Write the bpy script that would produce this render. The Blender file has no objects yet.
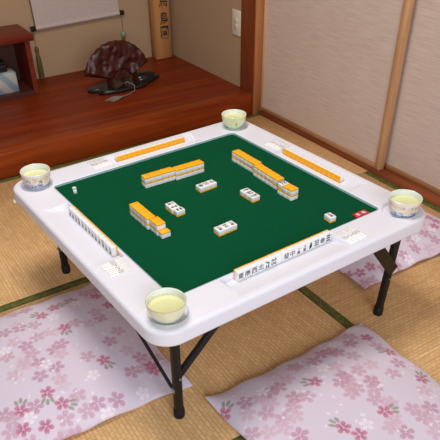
import bpy, bmesh, math, random
import numpy as np
from mathutils import Vector, Matrix, noise
PI = math.pi
random.seed(7)
scene = bpy.context.scene
COL = scene.collection
R = math.radians
TROT = R(3.0)                      # the table stands three degrees off the room's axes

def lin(c):
    return tuple((v/12.92 if v <= .04045 else ((v+.055)/1.055)**2.4) for v in c)
def rgb(r, g, b):
    return lin((r/255, g/255, b/255))

# ------------------------------------------------------------------ materials
def new_mat(name, color=(.8, .8, .8), rough=.5, spec=.5, metal=0.0, coat=0.0):
    m = bpy.data.materials.new(name); m.use_nodes = True
    b = m.node_tree.nodes['Principled BSDF']
    b.inputs['Base Color'].default_value = (*color, 1)
    b.inputs['Roughness'].default_value = rough
    b.inputs['Specular IOR Level'].default_value = spec
    b.inputs['Metallic'].default_value = metal
    b.inputs['Coat Weight'].default_value = coat
    return m, m.node_tree.nodes, m.node_tree.links, b

def coords(N, L, scale=(1, 1, 1), rot=(0, 0, 0), kind='Object'):
    t = N.new('ShaderNodeTexCoord'); mp = N.new('ShaderNodeMapping')
    mp.inputs['Scale'].default_value = scale; mp.inputs['Rotation'].default_value = rot
    L.new(t.outputs[kind], mp.inputs['Vector']); return mp.outputs['Vector']

def ramp(N, stops):
    r = N.new('ShaderNodeValToRGB'); e = r.color_ramp.elements
    while len(e) < len(stops): e.new(.5)
    for k, (p, c) in enumerate(stops):
        e[k].position = p; e[k].color = (*c, 1)
    return r

def noise_node(N, L, vec, scale, detail=4, rough=.55, dist=0):
    n = N.new('ShaderNodeTexNoise'); n.inputs['Scale'].default_value = scale
    n.inputs['Detail'].default_value = detail; n.inputs['Roughness'].default_value = rough
    n.inputs['Distortion'].default_value = dist; L.new(vec, n.inputs['Vector']); return n

def bump(N, L, b, height, strength=.2, dist=.002):
    bm_ = N.new('ShaderNodeBump'); bm_.inputs['Strength'].default_value = strength
    bm_.inputs['Distance'].default_value = dist
    L.new(height, bm_.inputs['Height']); L.new(bm_.outputs['Normal'], b.inputs['Normal'])

def noisy(name, c1, c2, scale=8, rough=.6, spec=.4, stretch=(1, 1, 1), bmp=0, detail=5, dist=0, coat=0):
    m, N, L, b = new_mat(name, c1, rough, spec, 0, coat)
    v = coords(N, L, stretch); n = noise_node(N, L, v, scale, detail, .55, dist)
    r = ramp(N, [(.32, c1), (.68, c2)]); L.new(n.outputs['Fac'], r.inputs['Fac'])
    L.new(r.outputs['Color'], b.inputs['Base Color'])
    if bmp: bump(N, L, b, n.outputs['Fac'], bmp)
    return m

def wood(name, dark, mid, light, axis='X', scale=1.0, rough=.4, coat=0.0, spec=.5):
    m, N, L, b = new_mat(name, mid, rough, spec, 0, coat)
    st = {'X': (.7, 9, 9), 'Y': (9, .7, 9), 'Z': (9, 9, .7)}[axis]
    v = coords(N, L, tuple(s*scale for s in st))
    n1 = noise_node(N, L, v, 1.6, 3, .5, 1.2)
    v2 = coords(N, L, tuple(s*scale*5 for s in st)); n2 = noise_node(N, L, v2, 2.5, 4, .6, .4)
    mx = N.new('ShaderNodeMath'); mx.operation = 'MULTIPLY_ADD'
    L.new(n2.outputs['Fac'], mx.inputs[0]); mx.inputs[1].default_value = .35
    L.new(n1.outputs['Fac'], mx.inputs[2])
    r = ramp(N, [(.45, dark), (.65, mid), (.88, light)]); L.new(mx.outputs[0], r.inputs['Fac'])
    L.new(r.outputs['Color'], b.inputs['Base Color'])
    bump(N, L, b, n2.outputs['Fac'], .06, .001)
    return m

M = {}
M['plastic'] = noisy('white_plastic', rgb(229, 229, 239), rgb(234, 234, 243), 400, .42, .4, bmp=.03)
M['felt'] = noisy('green_felt', rgb(0, 70, 41), rgb(1, 80, 50), 260, .95, .1, bmp=.12)
M['rim'] = noisy('teal_reflection_edge', rgb(160, 190, 194), rgb(176, 204, 206), 60, .5, .4)  # white plastic tinted by the felt, the reflection put into the colour
M['leg'] = noisy('dark_steel', rgb(19, 16, 14), rgb(27, 23, 20), 60, .45, .35)
M['rubber'] = noisy('black_rubber', rgb(18, 17, 17), rgb(28, 26, 25), 80, .7, .3)
M['steel'] = new_mat('bright_steel', rgb(170, 170, 172), .3, .5, .9)[0]
M['tile'] = noisy('ivory_tile', rgb(236, 238, 238), rgb(242, 243, 242), 90, .3, .5)
M['amber'] = noisy('amber_back', rgb(252, 176, 18), rgb(255, 186, 28), 60, .35, .5)
M['ink'] = noisy('black_ink', rgb(30, 30, 36), rgb(48, 46, 54), 400, .6, .3)
M['inkred'] = noisy('red_ink', rgb(120, 44, 56), rgb(104, 36, 48), 400, .6, .3)
M['inkgreen'] = noisy('green_ink', rgb(30, 70, 50), rgb(40, 60, 50), 400, .6, .3)
M['stick'] = noisy('white_stick', rgb(246, 246, 246), rgb(250, 250, 250), 200, .4, .4)
M['red_plate'] = noisy('red_plastic', rgb(196, 20, 34), rgb(206, 28, 40), 90, .3, .5)
M['white_print'] = noisy('white_print', rgb(244, 236, 236), rgb(248, 242, 240), 90, .5, .4)
M['tea'] = noisy('green_tea', rgb(226, 226, 168), rgb(232, 232, 178), 20, .12, .5)
M['porcelain'] = noisy('white_porcelain', rgb(226, 232, 226), rgb(234, 238, 232), 20, .18, .5)
M['toko_wood'] = wood('lacquered_red_wood', rgb(106, 35, 9), rgb(122, 43, 12), rgb(138, 54, 17), 'X', 1.0, .42, .0, .16)
M['kamachi'] = wood('polished_red_beam', rgb(110, 40, 9), rgb(130, 52, 14), rgb(148, 66, 20), 'X', 1.2, .40, .0, .18)
M['post_wood'] = wood('red_brown_post', rgb(104, 48, 22), rgb(126, 60, 30), rgb(142, 74, 38), 'Z', 1, .4)
M['lintel_lit_post'] = wood('orange_lintel_lit_post', rgb(150, 92, 52), rgb(174, 110, 66), rgb(190, 126, 78), 'Z', 1, .5)  # lintel wood, and the lit tone painted for the post's front face
M['stile'] = wood('pale_cedar', rgb(190, 142, 98), rgb(206, 158, 112), rgb(216, 170, 124), 'Z', 1, .5)
M['rail'] = wood('cedar_rail', rgb(150, 104, 66), rgb(168, 120, 80), rgb(184, 136, 94), 'Y', 1, .5)
M['sill'] = wood('red_sill', rgb(104, 48, 22), rgb(128, 62, 30), rgb(148, 78, 40), 'Y', 1, .4)
M['plaque'] = wood('pale_plaque_wood', rgb(178, 122, 70), rgb(194, 136, 80), rgb(206, 150, 92), 'Z', 1, .5)
M['cab'] = wood('mahogany', rgb(84, 24, 12), rgb(108, 34, 18), rgb(122, 44, 24), 'X', 1, .4, .0, .3)
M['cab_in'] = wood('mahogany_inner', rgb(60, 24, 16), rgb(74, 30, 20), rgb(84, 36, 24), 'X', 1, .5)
M['lacquer'] = noisy('black_lacquer', rgb(20, 20, 22), rgb(28, 27, 28), 20, .2, .5)
M['fanwood'] = noisy('carved_rosewood', rgb(54, 20, 15), rgb(72, 27, 20), 30, .36, .4)
M['sand_wall'] = noisy('sand_plaster', rgb(170, 140, 110), rgb(182, 152, 121), 180, .95, .1, bmp=.25)
M['ceiling'] = wood('ceiling_board', rgb(150, 110, 76), rgb(168, 126, 88), rgb(180, 138, 98), 'X', 1, .6)
M['scroll'] = noisy('scroll_paper', rgb(188, 170, 162), rgb(198, 180, 172), 40, .85, .2, (1, 1, 6))
M['switch'] = noisy('cream_plastic', rgb(214, 206, 182), rgb(220, 212, 188), 40, .4, .5)
M['jade'] = noisy('jade_bead', rgb(120, 150, 124), rgb(150, 172, 142), 60, .25, .6)
M['olive'] = noisy('olive_tassel', rgb(84, 74, 40), rgb(104, 90, 50), 120, .7, .2, (1, 1, .1))
M['brass'] = new_mat('aged_brass', rgb(150, 110, 50), .4, .5, .6)[0]
M['cord'] = noisy('brown_cord', rgb(110, 84, 56), rgb(126, 98, 66), 200, .9, .1)
M['silvercord'] = noisy('silver_cord', rgb(112, 102, 92), rgb(150, 140, 128), 400, .7, .3)
M['leafgreen'] = noisy('leaf_glaze', rgb(70, 120, 50), rgb(96, 146, 70), 60, .3, .5)
M['subfloor'] = noisy('floor_board', rgb(120, 90, 60), rgb(132, 100, 68), 20, .9, .1)

# washi / woven fusuma cloth
def mat_fusuma():
    m, N, L, b = new_mat('woven_door_cloth', rgb(190, 166, 152), .9, .15)
    v = coords(N, L, (1, 3.5, 70)); n = noise_node(N, L, v, 3, 3, .6)
    v2 = coords(N, L, (1, 3, 3)); n2 = noise_node(N, L, v2, 2, 3)
    ad = N.new('ShaderNodeMath'); ad.operation = 'MULTIPLY_ADD'; ad.inputs[1].default_value = .12
    L.new(n2.outputs['Fac'], ad.inputs[0]); L.new(n.outputs['Fac'], ad.inputs[2])
    r = ramp(N, [(.38, rgb(196, 174, 160)), (.56, rgb(205, 184, 170)), (.75, rgb(213, 193, 179))])
    L.new(ad.outputs[0], r.inputs['Fac']); L.new(r.outputs['Color'], b.inputs['Base Color'])
    bump(N, L, b, n.outputs['Fac'], .04, .001)
    return m
M['fusuma'] = mat_fusuma()

def mat_tatami(name, along_x):
    m, N, L, b = new_mat(name, rgb(206, 164, 104), .7, .3)
    t = N.new('ShaderNodeTexCoord'); mp = N.new('ShaderNodeMapping')
    mp.inputs['Rotation'].default_value = (0, 0, 0 if along_x else PI/2)
    L.new(t.outputs['Object'], mp.inputs['Vector'])
    br = N.new('ShaderNodeTexBrick'); L.new(mp.outputs['Vector'], br.inputs['Vector'])
    br.inputs['Scale'].default_value = 1.0
    br.inputs['Color1'].default_value = (*rgb(226, 186, 136), 1); br.inputs['Color2'].default_value = (*rgb(215, 173, 121), 1)
    br.inputs['Mortar'].default_value = (*rgb(190, 147, 98), 1)
    br.inputs['Mortar Size'].default_value = .0011; br.inputs['Mortar Smooth'].default_value = .6
    br.inputs['Brick Width'].default_value = .019; br.inputs['Row Height'].default_value = .0105
    br.inputs['Bias'].default_value = .0
    v2 = coords(N, L, (3, 40, 1) if along_x else (40, 3, 1)); n = noise_node(N, L, v2, 3, 4, .6)
    v3 = coords(N, L, (1, 1, 1)); n3 = noise_node(N, L, v3, 4, 3, .5)
    mx = N.new('ShaderNodeMixRGB'); mx.blend_type = 'MULTIPLY'; mx.inputs['Fac'].default_value = 1
    rr = ramp(N, [(.25, (.80, .78, .72)), (.75, (1.12, 1.10, 1.06))]); L.new(n.outputs['Fac'], rr.inputs['Fac'])
    L.new(br.outputs['Color'], mx.inputs['Color1']); L.new(rr.outputs['Color'], mx.inputs['Color2'])
    mx2 = N.new('ShaderNodeMixRGB'); mx2.blend_type = 'MULTIPLY'; mx2.inputs['Fac'].default_value = 1
    r3 = ramp(N, [(.3, (.93, .92, .9)), (.7, (1.05, 1.05, 1.05))]); L.new(n3.outputs['Fac'], r3.inputs['Fac'])
    L.new(mx.outputs['Color'], mx2.inputs['Color1']); L.new(r3.outputs['Color'], mx2.inputs['Color2'])
    L.new(mx2.outputs['Color'], b.inputs['Base Color'])
    bump(N, L, b, br.outputs['Fac'], -.25, .001)
    return m
M['tatami_x'] = mat_tatami('tatami_weave_x', True)
M['tatami_y'] = mat_tatami('tatami_weave_y', False)

def mat_heri():
    m, N, L, b = new_mat('green_border_cloth', rgb(72, 86, 34), .75, .3)
    v = coords(N, L, (1, 1, 1))
    w = N.new('ShaderNodeTexVoronoi'); w.inputs['Scale'].default_value = 75; L.new(v, w.inputs['Vector'])
    v2 = coords(N, L, (1, 1, 1), (0, 0, PI/4)); wv = N.new('ShaderNodeTexWave'); wv.inputs['Scale'].default_value = 60
    wv.inputs['Distortion'].default_value = 2.5; L.new(v2, wv.inputs['Vector'])
    ml = N.new('ShaderNodeMath'); ml.operation = 'MULTIPLY'; L.new(w.outputs['Distance'], ml.inputs[0]); L.new(wv.outputs['Fac'], ml.inputs[1])
    r = ramp(N, [(.05, rgb(74, 82, 36)), (.3, rgb(88, 96, 44)), (.6, rgb(132, 128, 66))])
    L.new(ml.outputs[0], r.inputs['Fac']); L.new(r.outputs['Color'], b.inputs['Base Color'])
    return m
M['heri'] = mat_heri()

def mat_cup(name, base, base_low, style):
    m, N, L, b = new_mat(name, base, .2, .5)
    t = N.new('ShaderNodeTexCoord'); sp = N.new('ShaderNodeSeparateXYZ'); L.new(t.outputs['Object'], sp.inputs[0])
    r0 = ramp(N, [(.0, base_low), (.5, base), (1, base)])
    mr = N.new('ShaderNodeMapRange'); mr.inputs['From Min'].default_value = 0; mr.inputs['From Max'].default_value = .052
    L.new(sp.outputs['Z'], mr.inputs['Value']); L.new(mr.outputs[0], r0.inputs['Fac'])
    col = r0.outputs['Color']
    if style == 'floral':
        def layer(col, color_stops, scale, lo, hi, zlo, zhi, seed):
            v = N.new('ShaderNodeTexVoronoi'); v.inputs['Scale'].default_value = scale
            mp = N.new('ShaderNodeMapping'); mp.inputs['Location'].default_value = (seed, seed*.7, seed*.3)
            L.new(t.outputs['Object'], mp.inputs['Vector']); 
            nz = noise_node(N, L, mp.outputs['Vector'], 120, 2); mxv = N.new('ShaderNodeMixRGB'); mxv.inputs['Fac'].default_value = .012
            L.new(mp.outputs['Vector'], mxv.inputs['Color1']); L.new(nz.outputs['Color'], mxv.inputs['Color2'])
            L.new(mxv.outputs['Color'], v.inputs['Vector'])
            m1 = N.new('ShaderNodeMapRange'); m1.inputs['From Min'].default_value = hi; m1.inputs['From Max'].default_value = lo
            L.new(v.outputs['Distance'], m1.inputs['Value'])
            z1 = N.new('ShaderNodeMapRange'); z1.inputs['From Min'].default_value = zlo; z1.inputs['From Max'].default_value = zlo+.004; L.new(sp.outputs['Z'], z1.inputs['Value'])
            z2 = N.new('ShaderNodeMapRange'); z2.inputs['From Min'].default_value = zhi; z2.inputs['From Max'].default_value = zhi-.004; L.new(sp.outputs['Z'], z2.inputs['Value'])
            a = N.new('ShaderNodeMath'); a.operation = 'MULTIPLY'; L.new(z1.outputs[0], a.inputs[0]); L.new(z2.outputs[0], a.inputs[1])
            a2 = N.new('ShaderNodeMath'); a2.operation = 'MULTIPLY'; L.new(a.outputs[0], a2.inputs[0]); L.new(m1.outputs[0], a2.inputs[1])
            cr = ramp(N, color_stops); cr.color_ramp.interpolation = 'CONSTANT'
            sc = N.new('ShaderNodeSeparateColor'); L.new(v.outputs['Color'], sc.inputs[0]); L.new(sc.outputs[0], cr.inputs['Fac'])
            mx = N.new('ShaderNodeMixRGB'); L.new(a2.outputs[0], mx.inputs['Fac']); L.new(col, mx.inputs['Color1']); L.new(cr.outputs['Color'], mx.inputs['Color2'])
            return mx.outputs['Color']
        pe, pk, gr = rgb(234, 204, 172), rgb(222, 184, 172), rgb(134, 166, 126)
        col = layer(col, [(0, pe), (.55, pk), (.75, gr)], 85, .45, .75, .015, .042, 3.1)
        bl, lb = rgb(98, 118, 172), rgb(160, 176, 208)
        col = layer(col, [(0, bl), (.5, lb), (.7, rgb(224, 228, 230))], 150, .35, .75, .002, .022, 1.7)
    if style == 'faint':
        n = noise_node(N, L, t.outputs['Object'], 55, 2); r = ramp(N, [(.55, base), (.68, rgb(190, 214, 176))])
        L.new(n.outputs['Fac'], r.inputs['Fac']); mx = N.new('ShaderNodeMixRGB'); mx.inputs['Fac'].default_value = .5
        L.new(col, mx.inputs['Color1']); L.new(r.outputs['Color'], mx.inputs['Color2']); col = mx.outputs['Color']
    L.new(col, b.inputs['Base Color'])
    return m
M['cup_floral'] = mat_cup('floral_porcelain', rgb(232, 230, 218), rgb(222, 226, 228), 'floral')
M['cup_green'] = mat_cup('pale_green_porcelain', rgb(226, 230, 178), rgb(190, 224, 200), 'plain')
M['cup_aqua'] = mat_cup('aqua_porcelain', rgb(232, 234, 200), rgb(186, 220, 208), 'faint')
M['gilt'] = noisy('gilt_rim', rgb(196, 176, 130), rgb(206, 188, 142), 60, .3, .6)

def mat_cushion():
    m, N, L, b = new_mat('cherry_blossom_cotton', (.6, .5, .55), .85, .2)
    a = N.new('ShaderNodeAttribute'); a.attribute_name = 'print'
    L.new(a.outputs['Color'], b.inputs['Base Color'])
    v = coords(N, L, (1, 1, 1)); n = noise_node(N, L, v, 9, 3)
    bump(N, L, b, n.outputs['Fac'], .25, .01)
    b.inputs['Sheen Weight'].default_value = .1
    return m
M['cushion'] = mat_cushion()

# ------------------------------------------------------------------ object helpers
def link(name, me, mat=None, parent=None, loc=(0, 0, 0), rotz=0):
    o = bpy.data.objects.new(name, me); COL.objects.link(o)
    if mat is not None and len(me.materials) == 0: me.materials.append(mat)
    o.location = loc; o.rotation_euler = (0, 0, rotz)
    if parent is not None: o.parent = parent
    return o
def tag(o, label=None, cat=None, group=None, kind=None):
    if label: o['label'] = label
    if cat: o['category'] = cat
    if group: o['group'] = group
    if kind: o['kind'] = kind
    return o
def empty(name, loc, rotz=0, label=None, cat=None, group=None):
    o = bpy.data.objects.new(name, None); COL.objects.link(o); o.empty_display_size = .03
    o.location = loc; o.rotation_euler = (0, 0, rotz); return tag(o, label, cat, group)
def from_bm(bm, name='m', smooth=False, ang=40):
    bmesh.ops.recalc_face_normals(bm, faces=bm.faces)
    me = bpy.data.meshes.new(name); bm.to_mesh(me); bm.free()
    if smooth:
        for p in me.polygons: p.use_smooth = True
        me.set_sharp_from_angle(angle=R(ang))
    return me
def box_bm(bm, c, s, mat=None):
    r = bmesh.ops.create_cube(bm, size=1.0)
    X = Matrix.Translation(c) @ Matrix.Diagonal((*s, 1))
    if mat is not None: X = mat @ X
    bmesh.ops.transform(bm, matrix=X, verts=r['verts']); return r['verts']
def box(c, s, bev=0, seg=2):
    bm = bmesh.new(); box_bm(bm, c, s)
    if bev: bmesh.ops.bevel(bm, geom=bm.edges[:], offset=bev, segments=seg, profile=.5, affect='EDGES')
    return from_bm(bm, 'box', bool(bev), 50)
def span(x0, x1, y0, y1, z0, z1, bev=0, seg=2):
    return box(((x0+x1)/2, (y0+y1)/2, (z0+z1)/2), (abs(x1-x0), abs(y1-y0), abs(z1-z0)), bev, seg)
def tube_bm(bm, pts, rad, seg=12, cap=True):
    pts = [Vector(p) for p in pts]; rings = []
    rads = rad if isinstance(rad, (list, tuple)) else [rad]*len(pts)
    for i, p in enumerate(pts):
        d = (pts[min(i+1, len(pts)-1)] - pts[max(i-1, 0)]).normalized()
        up = Vector((0, 0, 1)) if abs(d.z) < .9 else Vector((1, 0, 0))
        a = d.cross(up).normalized(); b_ = d.cross(a).normalized()
        rings.append([bm.verts.new(p + rads[i]*(math.cos(2*PI*k/seg)*a + math.sin(2*PI*k/seg)*b_)) for k in range(seg)])
    for i in range(len(rings)-1):
        for k in range(seg): bm.faces.new((rings[i][k], rings[i][(k+1) % seg], rings[i+1][(k+1) % seg], rings[i+1][k]))
    if cap: bm.faces.new(rings[0]); bm.faces.new(rings[-1])
def tube(pts, rad, seg=12):
    bm = bmesh.new(); tube_bm(bm, pts, rad, seg); return from_bm(bm, 'tube', True, 50)
def lathe(prof, seg=40):
    bm = bmesh.new(); rings = []
    for r, z in prof:
        if r < 1e-6: rings.append([bm.verts.new((0, 0, z))])
        else: rings.append([bm.verts.new((r*math.cos(2*PI*k/seg), r*math.sin(2*PI*k/seg), z)) for k in range(seg)])
    for a, b_ in zip(rings, rings[1:]):
        for k in range(seg):
            k2 = (k+1) % seg
            if len(a) == 1 and len(b_) == 1: continue
            if len(a) == 1: bm.faces.new((a[0], b_[k], b_[k2]))
            elif len(b_) == 1: bm.faces.new((a[k], b_[0], a[k2]))
            else: bm.faces.new((a[k], b_[k], b_[k2], a[k2]))
    return from_bm(bm, 'lathe', True, 45)
def rrect(hx, hy, r, seg=8):
    pts = []
    for cx, cy, a0 in ((hx-r, hy-r, 0), (-hx+r, hy-r, 90), (-hx+r, -hy+r, 180), (hx-r, -hy+r, 270)):
        for k in range(seg+1):
            a = R(a0 + 90*k/seg); pts.append((cx+r*math.cos(a), cy+r*math.sin(a)))
    return pts
def loops(bm, ls, cap0=True, cap1=True):
    vs = [[bm.verts.new(p) for p in l] for l in ls]; n = len(vs[0])
    for a, b_ in zip(vs, vs[1:]):
        for k in range(n): bm.faces.new((a[k], a[(k+1) % n], b_[(k+1) % n], b_[k]))
    if cap0: bm.faces.new(vs[0])
    if cap1: bm.faces.new(vs[-1])
def eval_mesh(o):
    dg = bpy.context.evaluated_depsgraph_get(); return bpy.data.meshes.new_from_object(o.evaluated_get(dg))
def TT(x, y):                                # table frame -> room frame
    return (x*math.cos(TROT) - y*math.sin(TROT), x*math.sin(TROT) + y*math.cos(TROT))

# ------------------------------------------------------------------ glyph meshes
_gl = {}
def char_mesh(ch, size, mat, fat=.008):
    key = (ch, size, mat)
    if key in _gl: return _gl[key]
    cu = bpy.data.curves.new('glyph', 'FONT'); cu.body = ch; cu.size = 1.0; cu.resolution_u = 3; cu.offset = fat
    o = bpy.data.objects.new('glyph', cu); COL.objects.link(o)
    bpy.context.view_layer.update(); me = eval_mesh(o)
    bpy.data.objects.remove(o); bpy.data.curves.remove(cu)
    co = np.empty(len(me.vertices)*3); me.vertices.foreach_get('co', co); co = co.reshape(-1, 3)
    lo, hi = co.min(0), co.max(0); c = (lo+hi)/2; s = size/max(hi[1]-lo[1], hi[0]-lo[0], .35)
    co = (co-c)*s; me.vertices.foreach_set('co', co.ravel()); me.update(); me.materials.clear(); me.materials.append(M[mat])
    _gl[key] = me; return me
def disc_bm(bm, x, y, r, inner=0, seg=14):
    o = [bm.verts.new((x+r*math.cos(2*PI*k/seg), y+r*math.sin(2*PI*k/seg), 0)) for k in range(seg)]
    if inner <= 0: bm.faces.new(o)
    else:
        i = [bm.verts.new((x+inner*math.cos(2*PI*k/seg), y+inner*math.sin(2*PI*k/seg), 0)) for k in range(seg)]
        for k in range(seg): bm.faces.new((o[k], o[(k+1) % seg], i[(k+1) % seg], i[k]))
def rect_bm(bm, x, y, w, h, ang=0):
    c, s = math.cos(ang), math.sin(ang)
    bm.faces.new([bm.verts.new((x+c*a-s*b, y+s*a+c*b, 0)) for a, b in ((-w/2, -h/2), (w/2, -h/2), (w/2, h/2), (-w/2, h/2))])
PIN = {1: [(0, 0)], 2: [(0, .55), (0, -.55)], 3: [(-.6, .65), (0, 0), (.6, -.65)], 4: [(-.5, .55), (.5, .55), (-.5, -.55), (.5, -.55)],
       7: [(-.65, .8), (0, .55), (.65, .3), (-.5, -.3), (.5, -.3), (-.5, -.85), (.5, -.85)],
       9: [(x, y) for x in (-.65, 0, .65) for y in (-.75, 0, .75)]}
def glyph(code):
    """list of (mesh, material) lying in the xy plane, face 15 x 21 mm"""
    if code in _gl: return _gl[code]
    W, H = .0062, .0092
    k, n = code[0], code[1:]
    if k == 'h':                                      # honours
        mat = {'發': 'inkgreen', '中': 'inkred'}.get(n, 'ink'); out = [(char_mesh(n, .0165, mat), (0, 0))]
    elif k == 'm':                                    # characters
        out = [(char_mesh(n, .0088, 'ink'), (0, .0056)), (char_mesh('萬', .0105, 'inkred'), (0, -.0047))]
    elif k == 'p':
        bm = bmesh.new()
        if n == '1':
            disc_bm(bm, 0, 0, .0072, .0052, 20); disc_bm(bm, 0, 0, .0040, .0022, 16); disc_bm(bm, 0, 0, .0014)
        else:
            r = {2: .0042, 4: .0034, 3: .0030, 7: .0024, 9: .0026}[int(n)]
            for x, y in PIN[int(n)]: disc_bm(bm, x*W, y*H, r, r*.35, 12)
        me = from_bm(bm); me.materials.append(M['ink']); out = [(me, (0, 0))]
    else:                                             # bamboo
        bm = bmesh.new(); n = int(n)
        if n == 1:                                    # the bird
            disc_bm(bm, .0005, .006, .0026); loops_ = [(-.001, .005), (.003, .004), (.0045, -.002), (.0015, -.008), (-.004, -.009), (-.0045, -.003), (-.0035, .002)]
            bm.faces.new([bm.verts.new((x, y, 0)) for x, y in loops_])
        elif n == 8:
            for sy in (1, -1):
                for x, a in ((-.0058, 0), (-.002, .6*sy), (.002, -.6*sy), (.0058, 0)): rect_bm(bm, x, sy*.0048, .0020, .0080, a)
        else:
            cols = {4: (2, 2), 3: (2, 2), 9: (3, 3), 6: (3, 2)}[n]
            for a in range(cols[0]):
                for c in range(cols[1]):
                    rect_bm(bm, (a-(cols[0]-1)/2)*.0050, (c-(cols[1]-1)/2)*(.0178/cols[1]), .0031, .0178/cols[1]*.78)
        me = from_bm(bm); me.materials.append(M['inkgreen' if n not in (8, 9) else 'ink']); out = [(me, (0, 0))]
    _gl[code] = out; return out

# ------------------------------------------------------------------ the room
ZT, ZF, ZTRAY, ZSLOT = .327, .320, .314, .308
TZ = .105                                    # alcove floor height
YB, XW, YK = 2.00, .972, 1.1425               # alcove back wall, side wall, front beam
struct = lambda name, me, mat, parent=None: tag(link(name, me, mat, parent), kind='structure' if parent is None else None)

struct('floor', span(-2.6, 1.12, -2.6, 1.25, -.09, -.055), M['subfloor'])

def mat_thing(x0, x1, y0, y1, along, borders, label):
    t = empty('tatami_mat', ((x0+x1)/2, (y0+y1)/2, -.055), 0, label, 'tatami mat', 'tatami mats on the floor')
    cx, cy = t.location.x, t.location.y
    link('woven_surface', span(x0-cx+.001, x1-cx-.001, y0-cy+.001, y1-cy-.001, 0, .055, .002, 1), M['tatami_x' if along == 'x' else 'tatami_y'], t)
    for b_ in borders:
        a = {'n': (x0, x1, y1-.029, y1), 's': (x0, x1, y0, y0+.029), 'e': (x1-.033, x1, y0, y1), 'w': (x0, x0+.029, y0, y1)}[b_]
        link('cloth_border', span(a[0]-cx+.001, a[1]-cx-.001, a[2]-cy+.001, a[3]-cy-.001, .05, .0556, .0004, 1), M['heri'], t)
    return t
mat_thing(-1.55, .231, .258, 1.135, 'y', 'ns', 'tatami mat along the alcove beam with green border beside the left cushion')
mat_thing(.231, .999, .340, 1.135, 'y', 'n', 'tatami mat in the corner between the alcove post and the sliding doors')
mat_thing(-.66, .231, -.55, .258, 'y', 's', 'half tatami mat under the white table and its near leg')
mat_thing(.231, .999, -1.5, .340, 'x', 'we', 'tatami mat between the table and the sliding doors, green borders on both sides')
mat_thing(-.66, .231, -1.5, -.55, 'x', 'n', 'tatami mat under the bottom cushion, only its green border corner showing')
mat_thing(-1.55, -.66, -1.5, .258, 'x', '', 'tatami mat under the outer end of the left cushion')

# sliding doors and their track
struct('trim_1', span(1.0, 1.12, -1.6, 1.130, -.055, .012, .002, 1), M['sill'])
def sliding(name, xf, y0, y1):
    d = empty(name, (xf+.014, (y0+y1)/2, .012)); d['kind'] = 'structure'
    cy = (y0+y1)/2
    link('panel', span(-.006, .01, y0-cy+.02, y1-cy-.01, .018, 1.72), M['fusuma'], d)
    link('rail', span(-.014, .014, y0-cy+.0, y1-cy-.0, 0, .021, .002, 1), M['rail'], d)
    link('rail', span(-.014, .014, y0-cy+.0, y1-cy-.0, 1.715, 1.76, .002, 1), M['rail'], d)
    for a, wd in ((y0-cy, .027), (y1-cy-.010, .010)): link('stile', span(-.0155, .0155, a, a+wd, .0, 1.76, .003, 1), M['stile'], d)
    return d
sliding('door_1', 1.0125, .297, 1.137)
sliding('door_2', 1.050, -.56, .372)
struct('trim_2', span(1.0, 1.12, -1.6, 1.145, 1.772, 1.90), M['lintel_lit_post'])             # lintel over the doors
struct('wall_right', span(1.03, 1.12, -1.6, 1.145, 1.90, 2.4), M['sand_wall'])

struct('trim_lit_post_face', span(.9645, 1.011, 1.1305, 1.1378, -.0005, 1.77, .001, 1), M['lintel_lit_post'])  # thin board added over the post front, its lighter lit side painted in
struct('wall_right_outer', span(1.121, 1.16, -1.6, 1.3, -.09, 2.4), M['sand_wall'])
# alcove
struct('trim_3', span(-1.5, .9635, YK-.002, YK+.12, -.055, TZ, .003, 2), M['kamachi'])
struct('floor_alcove', span(-1.5, .99, YK+.118, YB+.03, TZ-.03, TZ-.0005), M['toko_wood'])
struct('wall_back', span(-1.5, 1.06, YB, YB+.05, .0, 2.4), M['sand_wall'])
struct('wall_alcove_right', span(XW, 1.04, 1.245, YB, TZ-.01, 2.4), M['sand_wall'])
struct('trim_4', span(.964, 1.12, 1.138, 1.252, -.055, 2.4, .004, 2), M['post_wood'])
struct('wall_alcove_upper', span(-1.5, .99, 1.17, 1.25, 1.86, 2.4), M['sand_wall'])
struct('trim_5', span(-1.5, .964, 1.165, 1.255, 1.80, 1.86), M['post_wood'])
struct('wall_alcove_left', span(-1.5, -1.42, 1.26, YB, TZ-.01, 2.4), M['sand_wall'])
struct('ceiling_alcove', span(-1.5, 1.06, 1.16, YB+.05, 2.4, 2.44), M['ceiling'])

# light switch on the alcove side wall
sw = empty('light_switch', (XW, 1.296, .345), 0, 'cream double light switch on the alcove side wall beside the post', 'light switch')
link('plate', span(-.006, 0, -.036, .036, 0, .115, .003, 2), M['switch'], sw)
for dz in (.034, .060): link('rocker', span(-.0074, -.005, -.013, .013, dz-.004, dz+.021, .001, 1), M['switch'], sw)

# hanging scroll
sc = empty('hanging_scroll', (.426, YB-.012, .36), 0, 'pale hanging scroll with dark rod ends on the alcove back wall', 'hanging scroll')
link('paper', span(-.238, .238, -.002, .0015, .004, 1.35), M['scroll'], sc)
def rodm(x0, x1, r): return tube([(x0, 0, 0), (x1, 0, 0)], r, 16)
link('rod', rodm(-.240, .240, .0105), M['scroll'], sc)
for s in (-1, 1): link('rod_end', rodm(s*.238, s*.264, .0125), M['lacquer'], sc)
sc.rotation_euler = (0, R(-1.3), 0)
for s in (-1,): link('hem_line', span(s*.238-.003, s*.238+.003, -.003, -.001, .01, 1.35), M['cord'], sc)

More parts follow.
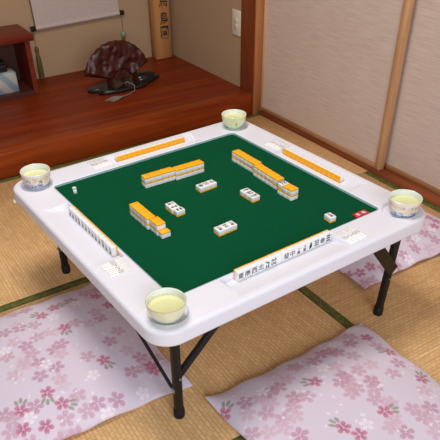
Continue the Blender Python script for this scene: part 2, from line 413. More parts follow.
def weight(x, label, zb, dark):
    w = empty('scroll_weight', (x, YB-.012, zb), 0, label, 'scroll weight')
    link('cord', tube([(0, 0, .36-.012-zb), (0, 0, .16)], .0012, 6), M['cord'], w)
    link('bead', lathe([(0, .136), (.008, .138), (.0125, .148), (.008, .16), (0, .162)] if dark else [(0, .135), (.010, .138), (.0145, .149), (.010, .162), (0, .165)], 16), M['jade'] if not dark else M['cord'], w)
    link('collar', lathe([(0, .118), (.008, .118), (.009, .127), (.008, .136), (0, .136)], 14), M['brass'], w)
    link('tassel', lathe([(0, 0), (.014, 0), (.0145, .06), (.012, .112), (.007, .12), (0, .12)], 16), M['olive'], w)
weight(.174, 'olive tassel scroll weight beside the mahogany cabinet', .106, True)
weight(.676, 'jade bead scroll weight hanging behind the carved fan', .108, False)

# calligraphy plaque standing in the corner
pl = empty('calligraphy_plaque', (.899, 1.945, TZ), 0, 'tall pale wooden plaque with brushed black characters in the alcove corner', 'wooden plaque')
link('board', span(-.056, .046, -.024, .040, 0, 1.25, .003, 1), M['plaque'], pl)
for ch, z in (('馬', .305), ('鳥', .215), ('園', .142)):
    o = link('brush_character', char_mesh(ch, .066, 'ink', .012), None, pl, (.004, -.0244, z)); o.rotation_euler = (R(90), 0, 0)
    o.scale = (.8, 1.0, 1)

# open mahogany cabinet on the alcove floor
cb = empty('open_cabinet', (-.25, 1.86, TZ), 0, 'dark mahogany open cabinet on the alcove floor at the scroll', 'cabinet')
link('top_board', span(-.40, .350, -.115, .125, .255, .285, .003, 2), M['cab'], cb)
for x0, x1 in ((-.38, -.355), (.305, .330)): link('side_panel', span(x0, x1, -.10, .12, 0, .256), M['cab'], cb)
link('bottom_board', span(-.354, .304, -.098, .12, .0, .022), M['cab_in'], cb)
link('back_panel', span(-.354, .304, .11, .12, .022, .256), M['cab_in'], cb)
tb = empty('tissue_box', (-.13, 1.86, TZ+.022), 0, 'pale box with blue streaks inside the open cabinet', 'box')
def mat_box():
    m, N, L, b = new_mat('streaked_card', rgb(180, 180, 180), .6)
    v = coords(N, L, (1, 1, 1), (.5, .6, .3)); w = N.new('ShaderNodeTexWave'); w.inputs['Scale'].default_value = 5; w.inputs['Distortion'].default_value = 3
    L.new(v, w.inputs['Vector']); r = ramp(N, [(.3, rgb(180, 176, 170)), (.8, rgb(128, 148, 160))]); L.new(w.outputs['Fac'], r.inputs['Fac'])
    L.new(r.outputs['Color'], b.inputs['Base Color']); return m
link('carton', span(-.12, .12, -.07, .05, 0, .095, .002, 1), mat_box(), tb)
link('opening', span(-.06, .06, -.03, .02, .0945, .0965), M['lacquer'], tb)
hd = empty('black_case', (-.14, 1.87, TZ+.022+.0968), 0, 'small black case lying on the pale box in the cabinet', 'case')
link('case_body', span(-.10, .10, -.06, .03, 0, .035, .006, 2), M['lacquer'], hd)
link('case_lid', span(-.096, .096, -.056, .026, .0345, .045, .004, 2), M['rubber'], hd)

# carved fan on a black base
def base_slab():
    bm = bmesh.new(); n = 48
    def out(s, z, dx=0):
        l = []
        for k in range(n):
            a = 2*PI*k/n
            r = 1 + .10*math.sin(3*a+.6) + .07*math.sin(5*a+1.1) + .04*math.sin(9*a)
            l.append((s*r*.192*math.cos(a), s*r*.082*math.sin(a), z))
        return l
    loops(bm, [out(.96, 0), out(1, .004), out(1, .012), out(.95, .018)]); return from_bm(bm, 'slab', True, 40)
FX, FY = .484, 1.615
bs = empty('display_base', (FX, FY, TZ), R(4), 'wavy black lacquer base under the carved fan', 'display base')
link('slab', base_slab(), M['lacquer'], bs)
def hump():
    return lathe([(0, .032), (.03, .030), (.052, .022), (.062, .008), (.064, 0)], 24)
o = link('raised_knob', hump(), M['lacquer'], bs, (.128, .012, .0165)); o.scale = (1.1, .7, 1)
fan = empty('carved_fan', (.482, FY+.0, TZ+.018), R(3), 'carved rosewood fan standing on the wavy black base', 'carved fan')
def fan_mesh():
    # folding-fan leaf carved in relief: a thick annular sector, front and back
    bm = bmesh.new(); na, nr = 90, 44; a0, a1 = R(22), R(164)
    grid = {}
    for side in (0, 1):
        for i in range(na+1):
            a = a0 + (a1-a0)*i/na
            ro = .172 + .042*(i/na) + .0015*math.sin(i*.9)
            for j in range(nr+1):
                r = .052 + (ro-.052)*j/nr
                x, z = r*math.cos(a), r*math.sin(a)*1.0
                e = min(1, j/3, (nr-j)/3, i/3, (na-i)/3)
                h = .012 + .014*noise.noise(Vector((x*20, z*20, 2.3))) + .005*noise.noise(Vector((x*44, z*44, 7.1)))
                y = -(max(.004, h)*e + .002) if side == 0 else .006
                grid[side, i, j] = bm.verts.new((x, y, z+.012))
    for side in (0, 1):
        for i in range(na):
            for j in range(nr):
                bm.faces.new([grid[side, i+a, j+b] for a, b in ((0, 0), (1, 0), (1, 1), (0, 1))])
    edge = [(i, 0) for i in range(na+1)] + [(na, j) for j in range(1, nr+1)] + [(i, nr) for i in range(na-1, -1, -1)] + [(0, j) for j in range(nr-1, 0, -1)]
    for k in range(len(edge)):
        p, q = edge[k], edge[(k+1) % len(edge)]
        bm.faces.new((grid[0, *p], grid[0, *q], grid[1, *q], grid[1, *p]))
    return from_bm(bm, 'fan', True, 60)
TILT = R(-8)
leaf = link('carved_leaf', fan_mesh(), M['fanwood'], fan, (0, 0, 0)); leaf.rotation_euler = (TILT, 0, 0)
def fan_rib(a):
    bm = bmesh.new(); Rm = Matrix.Rotation(-a, 4, 'Y')
    vs = box_bm(bm, (.034, -.004, 0), (.060, .007, .0075), Rm); 
    for v in vs:
        v.co.z += .012
    return from_bm(bm)
for k in range(9):
    a = R(24 + 138*k/8); o = link('rib', fan_rib(a), M['fanwood'], fan); o.rotation_euler = (TILT, 0, 0)
o = link('rivet', lathe([(0, -.006), (.008, -.005), (.009, .0), (.008, .005), (0, .006)], 14), M['fanwood'], fan, (0, -.007, .012)); o.rotation_euler = (R(90), 0, 0)
for x in (-.075, .075):
    bm = bmesh.new(); box_bm(bm, (x, .005, .03), (.016, .02, .06)); box_bm(bm, (x, -.006, .006), (.018, .05, .012)); box_bm(bm, (x, -.022, .022), (.014, .008, .035))
    link('stand_prong', from_bm(bm), M['fanwood'], fan)
tas = empty('silver_tassel', (.395, FY-.15, TZ), 0, 'silvery cord tassel trailing from the fan onto the alcove floor', 'tassel')
tx, ty, tz = .395, FY-.15, TZ
link('cord', tube([(.482-tx, FY-.020-ty, .128-tz), (.492-tx, FY-.03-ty, .135-tz), (.505-tx, FY-.055-ty, .1285-tz), (.505-tx, FY-.085-ty, .1285-tz), (.492-tx, FY-.11-ty, .110-tz), (.45-tx, FY-.132-ty, .1085-tz), (.41-tx, FY-.145-ty, .109-tz)], .0028, 8), M['silvercord'], tas)
bm = bmesh.new()
for k in range(26):
    a = R(150 + 80*(k/25) + random.uniform(-8, 8)); l = random.uniform(.05, .09)
    tube_bm(bm, [(.015, .005, .004), (.5*l*math.cos(a), .5*l*math.sin(a), .008), (l*math.cos(a), l*math.sin(a)*.6, .002)], [.003, .0025, .001], 5)
link('fringe', from_bm(bm, 'fr', True), M['silvercord'], tas)

# ------------------------------------------------------------------ the mahjong table
tab = empty('folding_table', (0, 0, 0), TROT, 'white folding table with green felt in the middle of the room', 'table')
def body_mesh():
    bm = bmesh.new(); H = .430; rc = .062
    ls = []
    def ring(inset, z): return [(x, y, z) for x, y in rrect(H-inset, H-inset, rc-inset*.8, 10)]
    ls += [ring(.004, ZT-.042), ring(.000, ZT-.036)]
    for k in range(7):
        a = R(90*k/6); f = .010
        ls.append(ring(f*(1-math.cos(a)), ZT-f+f*math.sin(a)))
    loops(bm, ls); me = from_bm(bm, 'body')
    ob = bpy.data.objects.new('tmp', me); COL.objects.link(ob)
    cutters = []
    def cutter(ls):
        b2 = bmesh.new(); loops(b2, ls); m2 = from_bm(b2); c = bpy.data.objects.new('cut', m2); COL.objects.link(c); cutters.append(c)
        md = ob.modifiers.new('b', 'BOOLEAN'); md.operation = 'DIFFERENCE'; md.object = c; md.solver = 'EXACT'
    def flare(pts_of, zs):
        cutter([[(x, y, z) for x, y in pts_of(d)] for d, z in zs])
    flare(lambda d: rrect(.3280+d, .3280+d, .014+d, 8), [(-.001, ZF-.001), (0, ZT-.0035), (.0012, ZT-.001), (.0035, ZT+.0005), (.0035, ZT+.01)])
    for q in range(4):
        A = Matrix.Rotation(q*PI/2, 2)
        end = {-1: .194, 1: .1255 if q == 0 else .1140}
        prof = [(.3352, ZT+.01), (.3360, ZT-.001), (.3364, ZTRAY), (.3500, ZTRAY), (.4120, ZT-.0003), (.4126, ZT+.01)]
        cutter([[tuple(A @ Vector((sg*(end[sg] + min(.006 if sg > 0 else .017, max(0, z-ZTRAY)*(.45 if sg > 0 else 1.3))), -y))) + (z,) for y, z in prof] for sg in (-1, 1)])
    for x0, x1, y0, y1 in ((-.0935, .1640, .3722, .3908), (.3612, .3798, -.1445, .1130)):      # deeper slots under the two far rows
        cutter([[(x, y, z) for x, y in ((x0, y0), (x1, y0), (x1, y1), (x0, y1))] for z in (ZSLOT, ZT+.008)])
    for sx in (-1, 1):
        for sy in (-1, 1):
            flare(lambda d: [(sx*.362+(.043+d)*math.cos(2*PI*k/40), sy*.362+(.043+d)*math.sin(2*PI*k/40)) for k in range(40)], [(-.003, ZT-.007), (0, ZT-.003), (.003, ZT+.0003), (.003, ZT+.01)])
    bpy.context.view_layer.update(); out = eval_mesh(ob)
    for c in cutters: bpy.data.objects.remove(c)
    bpy.data.objects.remove(ob)
    for p in out.polygons: p.use_smooth = True
    out.set_sharp_from_angle(angle=R(32)); return out
link('tabletop', body_mesh(), M['plastic'], tab)
bm = bmesh.new(); loops(bm, [[(x, y, z) for x, y in rrect(.3266, .3266, .013, 8)] for z in (ZF-.0009, ZF)])
link('felt', from_bm(bm), M['felt'], tab)
bm = bmesh.new()  # ring added on the recess wall to carry the felt's painted teal reflection
o_ = rrect(.3279, .3279, .0139, 8); i_ = rrect(.3268, .3268, .0132, 8)
loops(bm, [[(x, y, ZF-.0008) for x, y in i_], [(x, y, ZF-.0008) for x, y in o_], [(x, y, ZT-.0012) for x, y in o_], [(x, y, ZT-.0012) for x, y in i_], [(x, y, ZF-.0008) for x, y in i_]], False, False)
link('felt_reflection_edge', from_bm(bm), M['rim'], tab)
LEGS = [(-.358, -.372), (.332, -.386), (-.327, .364), (.355, .366)]
for lx, ly in LEGS:
    leg = link('leg', tube([(lx, ly, .012), (lx + (.016 if lx > 0 else 0), ly, ZT-.040)], .0118, 20), M['leg'], tab)
    f = link('rubber_foot', lathe([(0, 0), (.0128, 0), (.0138, .003), (.0138, .026), (.0125, .028), (0, .028)], 20), M['rubber'], leg, (lx, ly, 0))
    sx = -1 if lx > 0 else 1; sy = -1 if ly > 0 else 1
    # flat bar along the edge, and thin rod under the table
    bm = bmesh.new()
    x1 = lx + sx*(.165 if lx < 0 else .095)
    p0, p1 = Vector((lx+sx*(.004 if lx < 0 else -.010), ly, .135 if lx < 0 else .158)), Vector((x1, ly, ZT-.040))
    d = p1-p0; X = Matrix.Translation((p0+p1)/2) @ Matrix.Rotation(-math.atan2(d.z, d.x), 4, 'Y')
    w = .017 if lx < 0 else .034
    box_bm(bm, (0, 0 if lx < 0 else -.014, 0), (d.length, .010 if lx < 0 else .005, w), X)
    br = link('brace', from_bm(bm), M['leg'], leg)
    s = link('screw', tube([(0, -.0145, 0), (0, -.019, 0)], .0035, 10), M['steel'], leg, (lx, ly, .135 if lx > 0 else .14))
    if lx > 0: continue
    rp = [(lx-.010, ly+sy*.004, .096), (lx-.030, ly+sy*.27, ZT-.042)]
    link('strut', tube(rp, .0045, 10), M['leg'], leg)
    link('strut_screw', tube([(rp[0][0], rp[0][1]-.009, .096), (rp[0][0], rp[0][1]+.004, .096)], .006, 10), M['steel'], leg)
link('latch', span(-.435, -.428, .374, .392, ZT-.044, ZT-.036, .002, 1), M['porcelain'], tab)

# ------------------------------------------------------------------ mahjong tiles
TW, TL, TH = .0195, .0262, .0160; BK = .0046
def slab(sx, sy, z0, z1, axis, bv=.0011):
    bm = bmesh.new()
    if axis == 'z': box_bm(bm, (0, 0, (z0+z1)/2), (sx, sy, z1-z0))
    else: box_bm(bm, (0, (z0+z1)/2, sy/2), (sx, z1-z0, sy))
    bmesh.ops.bevel(bm, geom=bm.edges[:], offset=bv, segments=2, profile=.5, affect='EDGES'); return from_bm(bm, 'tile', True, 50)
g = .0002
ME = {'up': (slab(TW-g, TL-g, BK, TH, 'z'), slab(TW-g, TL-g, 0, BK, 'z')),
      'down': (slab(TW-g, TL-g, 0, TH-BK, 'z'), slab(TW-g, TL-g, TH-BK, TH, 'z')),
      'stand': (slab(TW-g, TL, -TH/2, TH/2-BK+.0008, 'y', .0007), slab(TW-g, TL, TH/2-BK+.0008, TH/2, 'y', .0007))}
for a, b_ in ME.values(): a.materials.append(M['tile']); b_.materials.append(M['amber'])
def tile(pose, x, y, z, rz, label, group, code=None, glyph_turn=0):
    X, Y = TT(x, y)
    t = empty('mahjong_tile', (X, Y, z), rz+TROT, label, 'mahjong tile', group)
    link('tile_front', ME[pose][0], None, t); link('tile_back', ME[pose][1], None, t)
    if code:
        for me, (gx, gy) in glyph(code):
            o = link('marking', me, None, t)
            if pose == 'up':
                c, s = math.cos(glyph_turn), math.sin(glyph_turn)
                o.location = (c*gx-s*gy, s*gx+c*gy, TH+.00025); o.rotation_euler = (0, 0, glyph_turn)
            else: o.location = (gx, -TH/2-.00025, TL/2+gy); o.rotation_euler = (R(90), 0, 0)
    return t
ORD = ['first', 'second', 'third', 'fourth', 'fifth', 'sixth', 'seventh', 'eighth', 'ninth', 'tenth', 'eleventh', 'twelfth', 'thirteenth', 'fourteenth', 'fifteenth']
# near hand, face to the viewer
near = [('h東', 'east wind'), ('h南', 'south wind'), ('h西', 'west wind'), ('h北', 'north wind'), ('p7', 'seven circles'), ('s8', 'eight bamboo'), (None, 'blank white dragon'),
        ('h發', 'green dragon'), ('h中', 'red dragon'), ('m一', 'one character'), ('m九', 'nine character'), ('s1', 'bird bamboo'), ('s9', 'nine bamboo'), ('p1', 'single circle'), ('p9', 'nine circles')]
for k, (code, nm) in enumerate(near):
    tile('stand', -.1690+TW*(k+.5), -.3445 + random.uniform(-.0004, .0004), ZTRAY+.0002, 0, f'{nm} mahjong tile, {ORD[k]} in the upright row beside the near table edge', 'near hand of mahjong tiles', code)
nums = '一二三四五六七八九二四六八'
for k in range(13):
    tile('stand', -.3448 + random.uniform(-.0005, .0005), .1630-TW*(k+.5), ZTRAY+.0002, -PI/2, f'upright character tile, {ORD[k]} from the back of the row by the left table edge', 'left hand of mahjong tiles', 'm'+nums[k])
for k in range(13):
    tile('stand', .1622-TW*(k+.5), .3815, ZSLOT+.0002, PI, f'upright tile with amber back, {ORD[k]} from the right in the alcove-side row', 'far hand of mahjong tiles')
for k in range(13):
    tile('stand', .3705, .1110-TW*(k+.5), ZSLOT+.0002, PI/2, f'upright tile with amber back, {ORD[k]} from the far end of the door-side row', 'right hand of mahjong tiles')

ZL = (ZF+.0002, ZF+.0002+TH+.0002)
LN = ('bottom', 'top')
def wall_seg(pts, rz, desc, group, start=0, layers=(0, 1)):
    for k, (x, y) in enumerate(pts):
        x += .0045
        for l in layers:
            j = random.uniform(-.0005, .0005)
            tile('down', x+j, y+j, ZL[l], rz, f'amber backed tile, {ORD[k+start]} {desc}, {LN[l]} layer', group)
# wall in front of the alcove side
wall_seg([(-.1055+TW*k, .1735-.0008*k) for k in range(5)], R(-1), 'from the left in the tile wall nearest the alcove', 'alcove side tile wall')
wall_seg([(-.0075+TW*k, .1625-.0006*k) for k in range(5)], R(-1), 'from the left in the tile wall nearest the alcove', 'alcove side tile wall', 5)
# left wall
wall_seg([(-.2135-.0004*k, .047-TW*k) for k in range(5)], PI/2, 'from the far end of the short left tile wall', 'short left tile wall')
wall_seg([(-.2105, -.053-TW*k) for k in range(2)], PI/2, 'from the far end of the short left tile wall', 'short left tile wall', 5)
wall_seg([(-.2085, -.053-TW*2)], PI/2, 'from the far end of the short left tile wall', 'short left tile wall', 7, (0,))
# right wall, with the dora indicator
wall_seg([(.2055-.0003*k, .150-TW*k) for k in range(6)], PI/2, 'from the far end of the long right tile wall', 'long right tile wall')
wall_seg([(.1965-.0012*k, .032-TW*k) for k in range(6)], PI/2, 'from the far end of the long right tile wall', 'long right tile wall', 6)
wall_seg([(.1805, -.098)], PI/2, 'from the far end of the long right tile wall', 'long right tile wall', 12, (0,))
wall_seg([(.1805, -.098-TW*k) for k in (1, 2)], PI/2, 'from the far end of the long right tile wall', 'long right tile wall', 13)
tile('up', .1850, -.098, ZL[1], PI/2, 'face-up bamboo tile among amber backs on the long right tile wall', 'long right tile wall', 's8')
# discards
for k, (c, nm) in enumerate((('p1', 'single circle'), ('h北', 'north wind'), ('h中', 'red dragon'))):
    tile('up', .0085+TW*k, .0545+.0008*k, ZL[0], PI, f'face-up {nm} tile in the discard row nearest the alcove', 'alcove side discards', c)
for k, (c, nm) in enumerate((('m六', 'six character'), ('p2', 'two circle'), ('p4', 'four circle'))):
    tile('up', -.1165+.002*(k == 2)-.001*(k == 1), .0165-.0215*k+.002*k, ZL[0], -PI/2, f'face-up {nm} tile in the discard row on the left of the felt', 'left discards', c)
for k, (c, nm) in enumerate((('m七', 'seven character'), ('h西', 'west wind'), ('m四', 'four character'))):
    tile('up', .0940, -.0430-TW*k, ZL[0], PI/2, f'face-up {nm} tile in the discard row right of the middle', 'right discards', c)
for k, (c, nm) in enumerate((('m九', 'nine character'), ('s4', 'four bamboo'), ('m八', 'eight character'))):
    tile('up', -.0855+TW*k, -.1665+.001*k, ZL[0], 0, f'face-up {nm} tile in the discard row nearest the viewer', 'near discards', c)
tile('up', .185, -.2850, ZL[0], R(-4), 'single face-up tile lying apart on the felt near the red plate', None, 'm五')

# round-marker plate, half under the rim's edge in view
X, Y = TT(.272, -.3125); rp = empty('round_marker', (X, Y, ZF+.0002), TROT, 'red round marker plate with white characters in the felt corner', 'marker plate')
link('plate', box((0, 0, .002), (.046, .023, .004), .001, 1), M['red_plate'], rp)
for ch, x in (('東', -.011), ('場', .009)):
    o = link('character', char_mesh(ch, .0125, 'white_print'), None, rp, (x, 0, .0043))
# dice
def die(x, y, rz, label):
    X, Y = TT(x, y); d = empty('die', (X, Y, ZF+.0002), rz, label, 'die', 'pair of dice')
    link('cube', box((0, 0, .0048), (.0096, .0096, .0096), .0012, 2), M['tile'], d)
    bm = bmesh.new(); disc_bm(bm, 0, 0, .0016, 0, 10); me = from_bm(bm); o = link('pip', me, M['inkred'], d, (0, 0, .0098))
    bm = bmesh.new()
    for a in (-.0022, .0022):
        for c in (-.0022, .0022): disc_bm(bm, a, c, .001, 0, 8)
    o = link('pip', from_bm(bm), M['ink'], d, (0, -.0049, .0048)); o.rotation_euler = (R(90), 0, 0)
die(-.2825, .2775, R(20), 'small white die on the felt, the one nearer the alcove')
die(-.2885, .2595, R(-12), 'small white die on the felt, the one nearer the left tiles')

# point sticks, fanned side by side in each tray
SL, SW, ST = .061, .0061, .0024
stick_me = box((0, 0, ST/2), (SW, SL, ST), .0006, 1); stick_me.materials.append(M['stick'])
def dots(kind):
    bm = bmesh.new(); mat = 'inkred'
    if kind == 'five': 
        disc_bm(bm, 0, 0, .0013, 0, 8)
        for s in (-1, 1):
            for q in (-1, 1): disc_bm(bm, q*.0017, s*.0042, .0010, 0, 8)
    elif kind == 'one': disc_bm(bm, 0, 0, .0018, 0, 10)
    else:
        mat = 'ink'
        for i in range(4):
            for q in (-1, 1): disc_bm(bm, q*.0015, (i-1.5)*.0034, .0010, 0, 8)
    me = from_bm(bm); me.materials.append(M[mat]); return me
DOT = {k: dots(k) for k in ('five', 'one', 'eight')}
DESC = {'five': 'five red dots', 'one': 'one red dot', 'eight': 'eight black dots'}
seq = ['eight', 'eight', 'one', 'five', 'one', 'eight', 'eight', 'eight']
def sticks(x, y, ang, where, group):
    for k, kd in enumerate(seq):
        off = (k-3.5)*.0073; c, s = math.cos(ang), math.sin(ang)
        l = random.uniform(-.0008, .0008)
        X, Y = TT(x+c*off-s*l, y+s*off+c*l)
        t = empty('point_stick', (X, Y, ZT+.0001), TROT+ang+random.uniform(-.02, .02), f'point stick with {DESC[kd]}, {ORD[k]} across the bundle {where}', 'point stick', group)
        link('rod', stick_me, None, t); link('dots', DOT[kd], None, t, (0, 0, ST+.0002))
sticks(.166, -.3780, R(3), 'beside the near tile row', 'near point sticks')
sticks(-.3730, -.1535, R(88), 'beside the left tile row', 'left point sticks')
sticks(-.150, .3790, R(182), 'on the alcove side', 'alcove side point sticks')
sticks(.3760, .1535, R(272), 'on the sliding door side', 'door side point sticks')

# ------------------------------------------------------------------ tea cups
def teacup(x, y, mat, label, shape, level, rz=0, leafp=False, gilt=False):
    X, Y = TT(x, y)
    t = empty('tea_cup', (X, Y, ZT-.0068), rz, label, 'tea cup', 'four cups of green tea')
    if shape == 'round':
        outp = [(.0, 0), (.020, 0), (.021, .003), (.026, .006), (.033, .0135), (.0385, .0235), (.0418, .036), (.0427, .0475)]
    else:
        outp = [(.0, 0), (.0225, 0), (.0235, .003), (.0305, .0065), (.0368, .0140), (.0403, .025), (.0419, .037), (.0428, .0485)]
    inn = [(r-.0024, max(z, .009)) for r, z in outp[4:]][::-1]
    bm_out = outp + [(outp[-1][0]-.0012, outp[-1][1]+.0009)]
    link('bowl', lathe(bm_out, 48), mat, t)
    link('lining', lathe([(outp[-1][0]-.0012, outp[-1][1]+.0009)] + inn + [(.02, .010), (0, .009)], 48), M['porcelain'], t)
    if gilt: 
        pr_ = [(.0410, .0575)]; link('rim_line', lathe([(.0416, .0483), (.0423, .0490), (.0430, .0481), (.0427, .0470)], 48), M['gilt'], t)
    # tea surface: radius of the lining at that level
    import bisect
    zi = [z for r, z in inn][::-1]; ri = [r for r, z in inn][::-1]
    rr = float(np.interp(level, zi, ri))
    link('tea', lathe([(0, level), (rr*.7, level), (rr-.001, level+.0002), (rr+.0006, level+.0009)], 40), M['tea'], t)
    if leafp:
        bm = bmesh.new()
        pts = [(0, 0), (.0024, .003), (.0028, .0075), (.0012, .0125), (-.0012, .010), (-.0018, .005)]
        vs = []
        for px, pz in pts:
            z = .018 + pz; r = float(np.interp(z, [q[1] for q in outp], [q[0] for q in outp])) + .0003
            a = R(-112) + px/.038; vs.append(bm.verts.new((r*math.cos(a), r*math.sin(a), z)))
        bm.faces.new(vs); link('leaf_motif', from_bm(bm), M['leafgreen'], t)
teacup(-.371, -.373, M['cup_aqua'], 'pale aqua tea cup with gilt rim at the near table corner', 'round', .0325, 0, False, True)
teacup(-.356, .371, M['cup_floral'], 'floral tea cup at the table corner nearest the cabinet', 'squat', .031, .6)
teacup(.364, .371, M['cup_green'], 'pale green tea cup with leaf motif at the corner by the alcove post', 'round', .035, 0, True)
teacup(.364, -.373, M['cup_floral'], 'floral tea cup at the table corner beside the right cushion', 'squat', .033, 2.2)

# ------------------------------------------------------------------ cushions
CAMP = dict(C=np.array((-.770, -1.251, 1.112)), Rm=np.array([[0.84986707, -0.52662459, -0.01981104], [-0.34400762, -0.52589687, -0.77787611], [0.39923012, 0.66790645, -0.62813051]]), f=585.853, pp=(205.422, 308.511))
BASE = np.array((216, 204, 218))/255
def petals(P, col, cx, cy, r, rot, c_in, c_out, alpha):
    d = P - np.array((cx, cy)); rr = np.hypot(d[:, 0], d[:, 1]); sel = rr < r*1.02
    if not sel.any(): return
    a = np.arctan2(d[sel, 1], d[sel, 0]) - rot; rn = rr[sel]/r
    ph = np.mod(a*5/(2*PI)+.5, 1)-.5                       # -.5 .. .5 within a petal
    lim = np.where(np.abs(ph) < .08, .84+1.6*np.abs(ph), .97-.9*np.clip(np.abs(ph)-.08, 0, 1)**1.0*1.0)
    lim = np.where(np.abs(ph) > .36, lim - (np.abs(ph)-.36)*3.6, lim)
    m = np.clip((lim-rn)*9, 0, 1)*np.clip((rn-.07)*12, .25, 1)
    c = np.array(c_in)/255*(1-rn)[:, None] + np.array(c_out)/255*rn[:, None]
    m = (m*alpha)[:, None]; idx = np.where(sel)[0]
    col[idx] = col[idx]*(1-m) + c*m
def drop(P, col, cx, cy, l, w, rot, c, alpha):
    d = P - np.array((cx, cy)); u = d[:, 0]*math.cos(rot)+d[:, 1]*math.sin(rot); v = -d[:, 0]*math.sin(rot)+d[:, 1]*math.cos(rot)
    q = (u/l)**2 + (v/w)**2; m = (np.clip((1-q)*3, 0, 1)*alpha)[:, None]
    col[:] = col*(1-m) + np.array(c)/255*m
def cushion(cx, cy, hx, hy, rz, H, label, dark, mauve, white, seed):
    rnd = random.Random(seed); n = 250
    # arc-wise pillow: seam low at the edge, corners drawn out to points
    u = np.linspace(-1, 1, n); U, V = np.meshgrid(u, u, indexing='ij')
    Xl = hx*U*(1-.045*(1-V**2)*np.abs(U)**3); Yl = hy*V*(1-.045*(1-U**2)*np.abs(V)**3)
    prof = ((1-np.abs(U)**2.6)*(1-np.abs(V)**2.6))**.62
    wob = .5*np.array([[noise.noise(Vector((a*2.1+seed, b*2.1, .3))) for b in u[::10]] for a in u[::10]])
    k = np.linspace(0, wob.shape[0]-1, n); i0 = np.clip(k.astype(int), 0, wob.shape[0]-2); fr = k-i0
    w1 = wob[i0]*(1-fr)[:, None]+wob[i0+1]*fr[:, None]; w2 = w1[:, i0]*(1-fr)[None]+w1[:, i0+1]*fr[None]
    Z = .012 + (H-.012)*prof*(1+.05*w2) + .004*(np.abs(U)**8+np.abs(V)**8)*np.sin(U*14+V*11+seed)*(1-prof)
    Z = np.maximum(Z, .008)
    verts = np.stack([Xl, Yl, Z], -1).reshape(-1, 3)
    idx = np.arange(n*n).reshape(n, n)
    quads = np.stack([idx[:-1, :-1], idx[1:, :-1], idx[1:, 1:], idx[:-1, 1:]], -1).reshape(-1, 4)
    ring = list(idx[:, 0]) + list(idx[-1, 1:]) + list(idx[-2::-1, -1]) + list(idx[0, -2:0:-1])
    low = verts[ring].copy(); low[:, :2] *= .965; low[:, 2] = .0012
    nv = len(verts); allv = np.concatenate([verts, low]); L_ = len(ring)
    faces = quads.tolist() + [[ring[(k+1) % L_], ring[k], nv+k, nv+(k+1) % L_] for k in range(L_)] + [list(range(nv+L_-1, nv-1, -1))]
    me = bpy.data.meshes.new('cushion'); me.from_pydata(allv.tolist(), [], faces)
    # the print, painted in local metres
    c, s = math.cos(rz), math.sin(rz)
    def loc(px, py, z=.05):
        d = CAMP['Rm'].T @ np.array([(px-CAMP['pp'][0])/CAMP['f'], (py-CAMP['pp'][1])/CAMP['f'], 1])
        p = CAMP['C'] + (z-CAMP['C'][2])/d[2]*d; dx, dy = p[0]-cx, p[1]-cy
        return c*dx+s*dy, -s*dx+c*dy
    P = allv[:, :2].copy(); col = np.tile(BASE, (len(P), 1))
    MV = [((190, 146, 168), (198, 156, 176)), ((198, 160, 178), (206, 170, 186)), ((206, 176, 190), (212, 184, 198))]
    def inside(x, y): return abs(x) < hx*.98 and abs(y) < hy*.98
    mauves = [loc(*q) for q in mauve]
    vis = np.array(mauves)
    for _ in range(70):                                    # the same scatter goes on where the photo does not reach
        if rnd.random() < .7 and len(mauves): b0 = rnd.choice(mauves); x, y = b0[0]+rnd.uniform(-.05, .05), b0[1]+rnd.uniform(-.05, .05)
        else: x, y = rnd.uniform(-hx, hx), rnd.uniform(-hy, hy)
        if len(vis) and np.hypot(vis[:, 0]-x, vis[:, 1]-y).min() < .085: 
            if rnd.random() < .8: continue
            petals(P, col, x, y, .0250, rnd.uniform(0, 6), *MV[2], .5); continue
        petals(P, col, x, y, .0250, rnd.uniform(0, 6), *MV[rnd.randrange(3)], .75)
        mauves.append((x, y))
    for x, y in [loc(*q) for q in mauve]: petals(P, col, x, y, .0250, rnd.uniform(0, 6), *MV[rnd.choice((0, 0, 1, 1, 2))], .88)
    for _ in range(130):
        x, y = rnd.uniform(-hx, hx), rnd.uniform(-hy, hy); drop(P, col, x, y, .0055, .0032, rnd.uniform(0, 3), (236, 228, 236), .8)
    for q in white: petals(P, col, *loc(*q), .0195, rnd.uniform(0, 6), (226, 214, 224), (240, 234, 240), .95)
    for px, py, ldir in dark:
        x, y = loc(px, py)
        if ldir is not None:
            ex, ey = loc(px+ldir[0], py+ldir[1]); a = math.atan2(ey-y, ex-x)
            for da, l in ((-.42, .030), (.0, .034), (.42, .030)): drop(P, col, x+l*math.cos(a+da)*.85, y+l*math.sin(a+da)*.85, .010, .0048, a+da, (146, 148, 134), .8)
        petals(P, col, x, y, .0222, rnd.uniform(0, 6), (170, 90, 122), (208, 148, 170), .92)
        for k in range(5): drop(P, col, x+.003*math.cos(k*1.26), y+.003*math.sin(k*1.26), .0012, .0012, 0, (232, 190, 196), .8)
    lc = np.where(col <= .04045, col/12.92, ((col+.055)/1.055)**2.4)
    at = me.color_attributes.new('print', 'FLOAT_COLOR', 'POINT')
    at.data.foreach_set('color', np.concatenate([lc, np.ones((len(lc), 1))], 1).astype(np.float32).ravel())
    for p in me.polygons: p.use_smooth = True
    me.update()
    o = link('floor_cushion', me, M['cushion'], None, (cx, cy, 0), rz)
    return tag(o, label, 'floor cushion', 'cherry blossom floor cushions')
U_, D_, L_, R_ = (0, -9), (0, 9), (-10, 0), (10, 0)
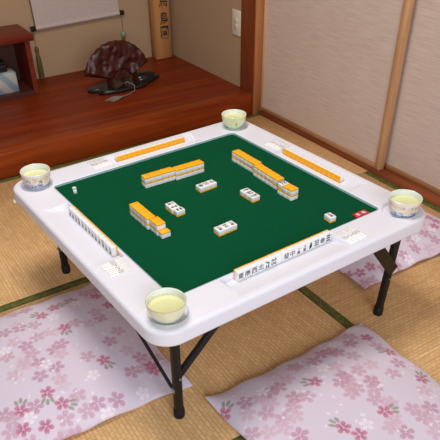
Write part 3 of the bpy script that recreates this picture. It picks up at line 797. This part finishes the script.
cushion(-.555, -.052, .293, .277, 0, .062, 'lavender floor cushion with cherry blossoms lying left of the table', 
    [(53.5, 308, (9, -4)), (42, 317, (-10, -2)), (65, 330, (3, 8)), (104, 361.6, (9, 7)), (48, 394, (0, 7)), (62, 403, R_), (21, 411, (0, -8)), (22.5, 427, None), (45, 423, None), (95, 293, None), (108, 302, None), (150, 362, None), (154, 366, None)],
    [(12, 312), (25, 308), (5, 335), (35, 327), (20, 330), (50, 335), (15, 345), (27, 349), (55, 353), (33, 357), (62, 357), (25, 367), (40, 366), (57, 370), (15, 378), (41, 379), (60, 381), (88, 359), (95, 312), (90, 325), (75, 325), (78, 395), (86, 407), (5, 415), (30, 438), (10, 430), (35, 407), (65, 415), (110, 342), (127, 350), (140, 355), (143, 365), (132, 370), (116, 395), (97, 400), (155, 352), (95, 285), (84, 290), (70, 300), (38, 340), (62, 347), (8, 360), (100, 318), (118, 330), (12, 420), (60, 432), (75, 425)],
    [(47, 367), (6, 354), (94, 376), (106, 407), (30, 417), (54, 319), (75, 303), (142, 387)], 3)
cushion(.010, -.668, .268, .285, R(1.0), .060, 'lavender floor cushion with cherry blossoms lying on the near side of the table',
    [(315, 382.7, L_), (368, 332, None), (390.4, 348, (-10, -1)), (422.6, 376.7, (0, -9)), (384, 414, (10, -3)), (343, 430, (-9, -5)), (359, 437, None), (224, 405, (4, -8))],
    [(247.7, 409.5), (271, 402), (266.8, 411), (283, 418.5), (294, 398), (307, 398), (293, 408), (295.5, 417), (268.7, 428.6), (284.5, 427), (252, 428), (287, 378), (279, 386), (260, 396), (294, 364.5), (309, 359), (322, 351), (338, 351), (351, 340), (353.6, 355.5), (335.5, 367), (329, 349), (314.5, 359), (296, 363.6), (342, 377), (351, 331), (358, 372), (349, 384.5), (340, 384.5), (371, 365), (393, 374), (344, 378.6), (371, 383), (356, 391), (374, 391.5), (374, 402), (389, 404.5), (424.5, 390), (430, 408.6), (423, 419.5), (412, 411), (393, 421), (405, 434.5), (390, 430), (435, 422), (435, 434), (398.6, 361), (378, 342), (351, 396), (300, 435), (245, 398), (270, 391)],
    [(263, 389), (322.7, 368), (334.5, 340), (366, 427)], 11)
cushion(.652, .048, .262, .320, 0, .060, 'lavender floor cushion with cherry blossoms between the table and the sliding doors',
    [(361, 266, None), (349, 266, None), (354, 275, None), (429, 215, None), (435, 224, None), (437, 218, None), (420, 222, None), (371, 262, None)],
    [(405, 251), (416, 245), (397.5, 259), (385, 262), (425, 232), (436, 236), (375, 272), (360, 180), (375, 187), (366, 276), (430, 243), (410, 238)],
    [(432, 227), (410, 253), (416, 237)], 19)

# ------------------------------------------------------------------ light, world, camera
def area(name, loc, target, size, power, col, sy=None):
    l = bpy.data.lights.new(name, 'AREA'); l.size = size; l.energy = power; l.color = col
    if sy: l.shape = 'RECTANGLE'; l.size_y = sy
    o = bpy.data.objects.new(name, l); COL.objects.link(o); o.location = loc
    o.rotation_euler = (Vector(target)-Vector(loc)).to_track_quat('-Z', 'Y').to_euler(); return o
area('ceiling_lamp', (-.25, .15, 2.25), (-.25, .15, 0), .7, 30, (1, .94, .88))
area('window_daylight', (-.9, -3.0, 1.3), (0, 0, .3), 1.8, 62, (.88, .92, 1.0), 1.5)
w = bpy.data.worlds.new('World'); scene.world = w; w.use_nodes = True
bg = w.node_tree.nodes['Background']; bg.inputs['Color'].default_value = (.97, .97, 1.0, 1); bg.inputs['Strength'].default_value = .31

cam = bpy.data.cameras.new('Camera'); co = bpy.data.objects.new('Camera', cam); COL.objects.link(co)
Rm = CAMP['Rm']
m = Matrix(((Rm[0][0], -Rm[1][0], -Rm[2][0], CAMP['C'][0]), (Rm[0][1], -Rm[1][1], -Rm[2][1], CAMP['C'][1]), (Rm[0][2], -Rm[1][2], -Rm[2][2], CAMP['C'][2]), (0, 0, 0, 1)))
co.matrix_world = m
cam.sensor_width = 36; cam.lens = 36*CAMP['f']/440
cam.shift_x = (220-CAMP['pp'][0])/440; cam.shift_y = (CAMP['pp'][1]-220)/440
cam.clip_start = .05
scene.camera = co
vs = scene.view_settings
vs.view_transform = 'Standard'; vs.look = 'None'; vs.gamma = 1; vs.use_curve_mapping = False; vs.exposure = -.07
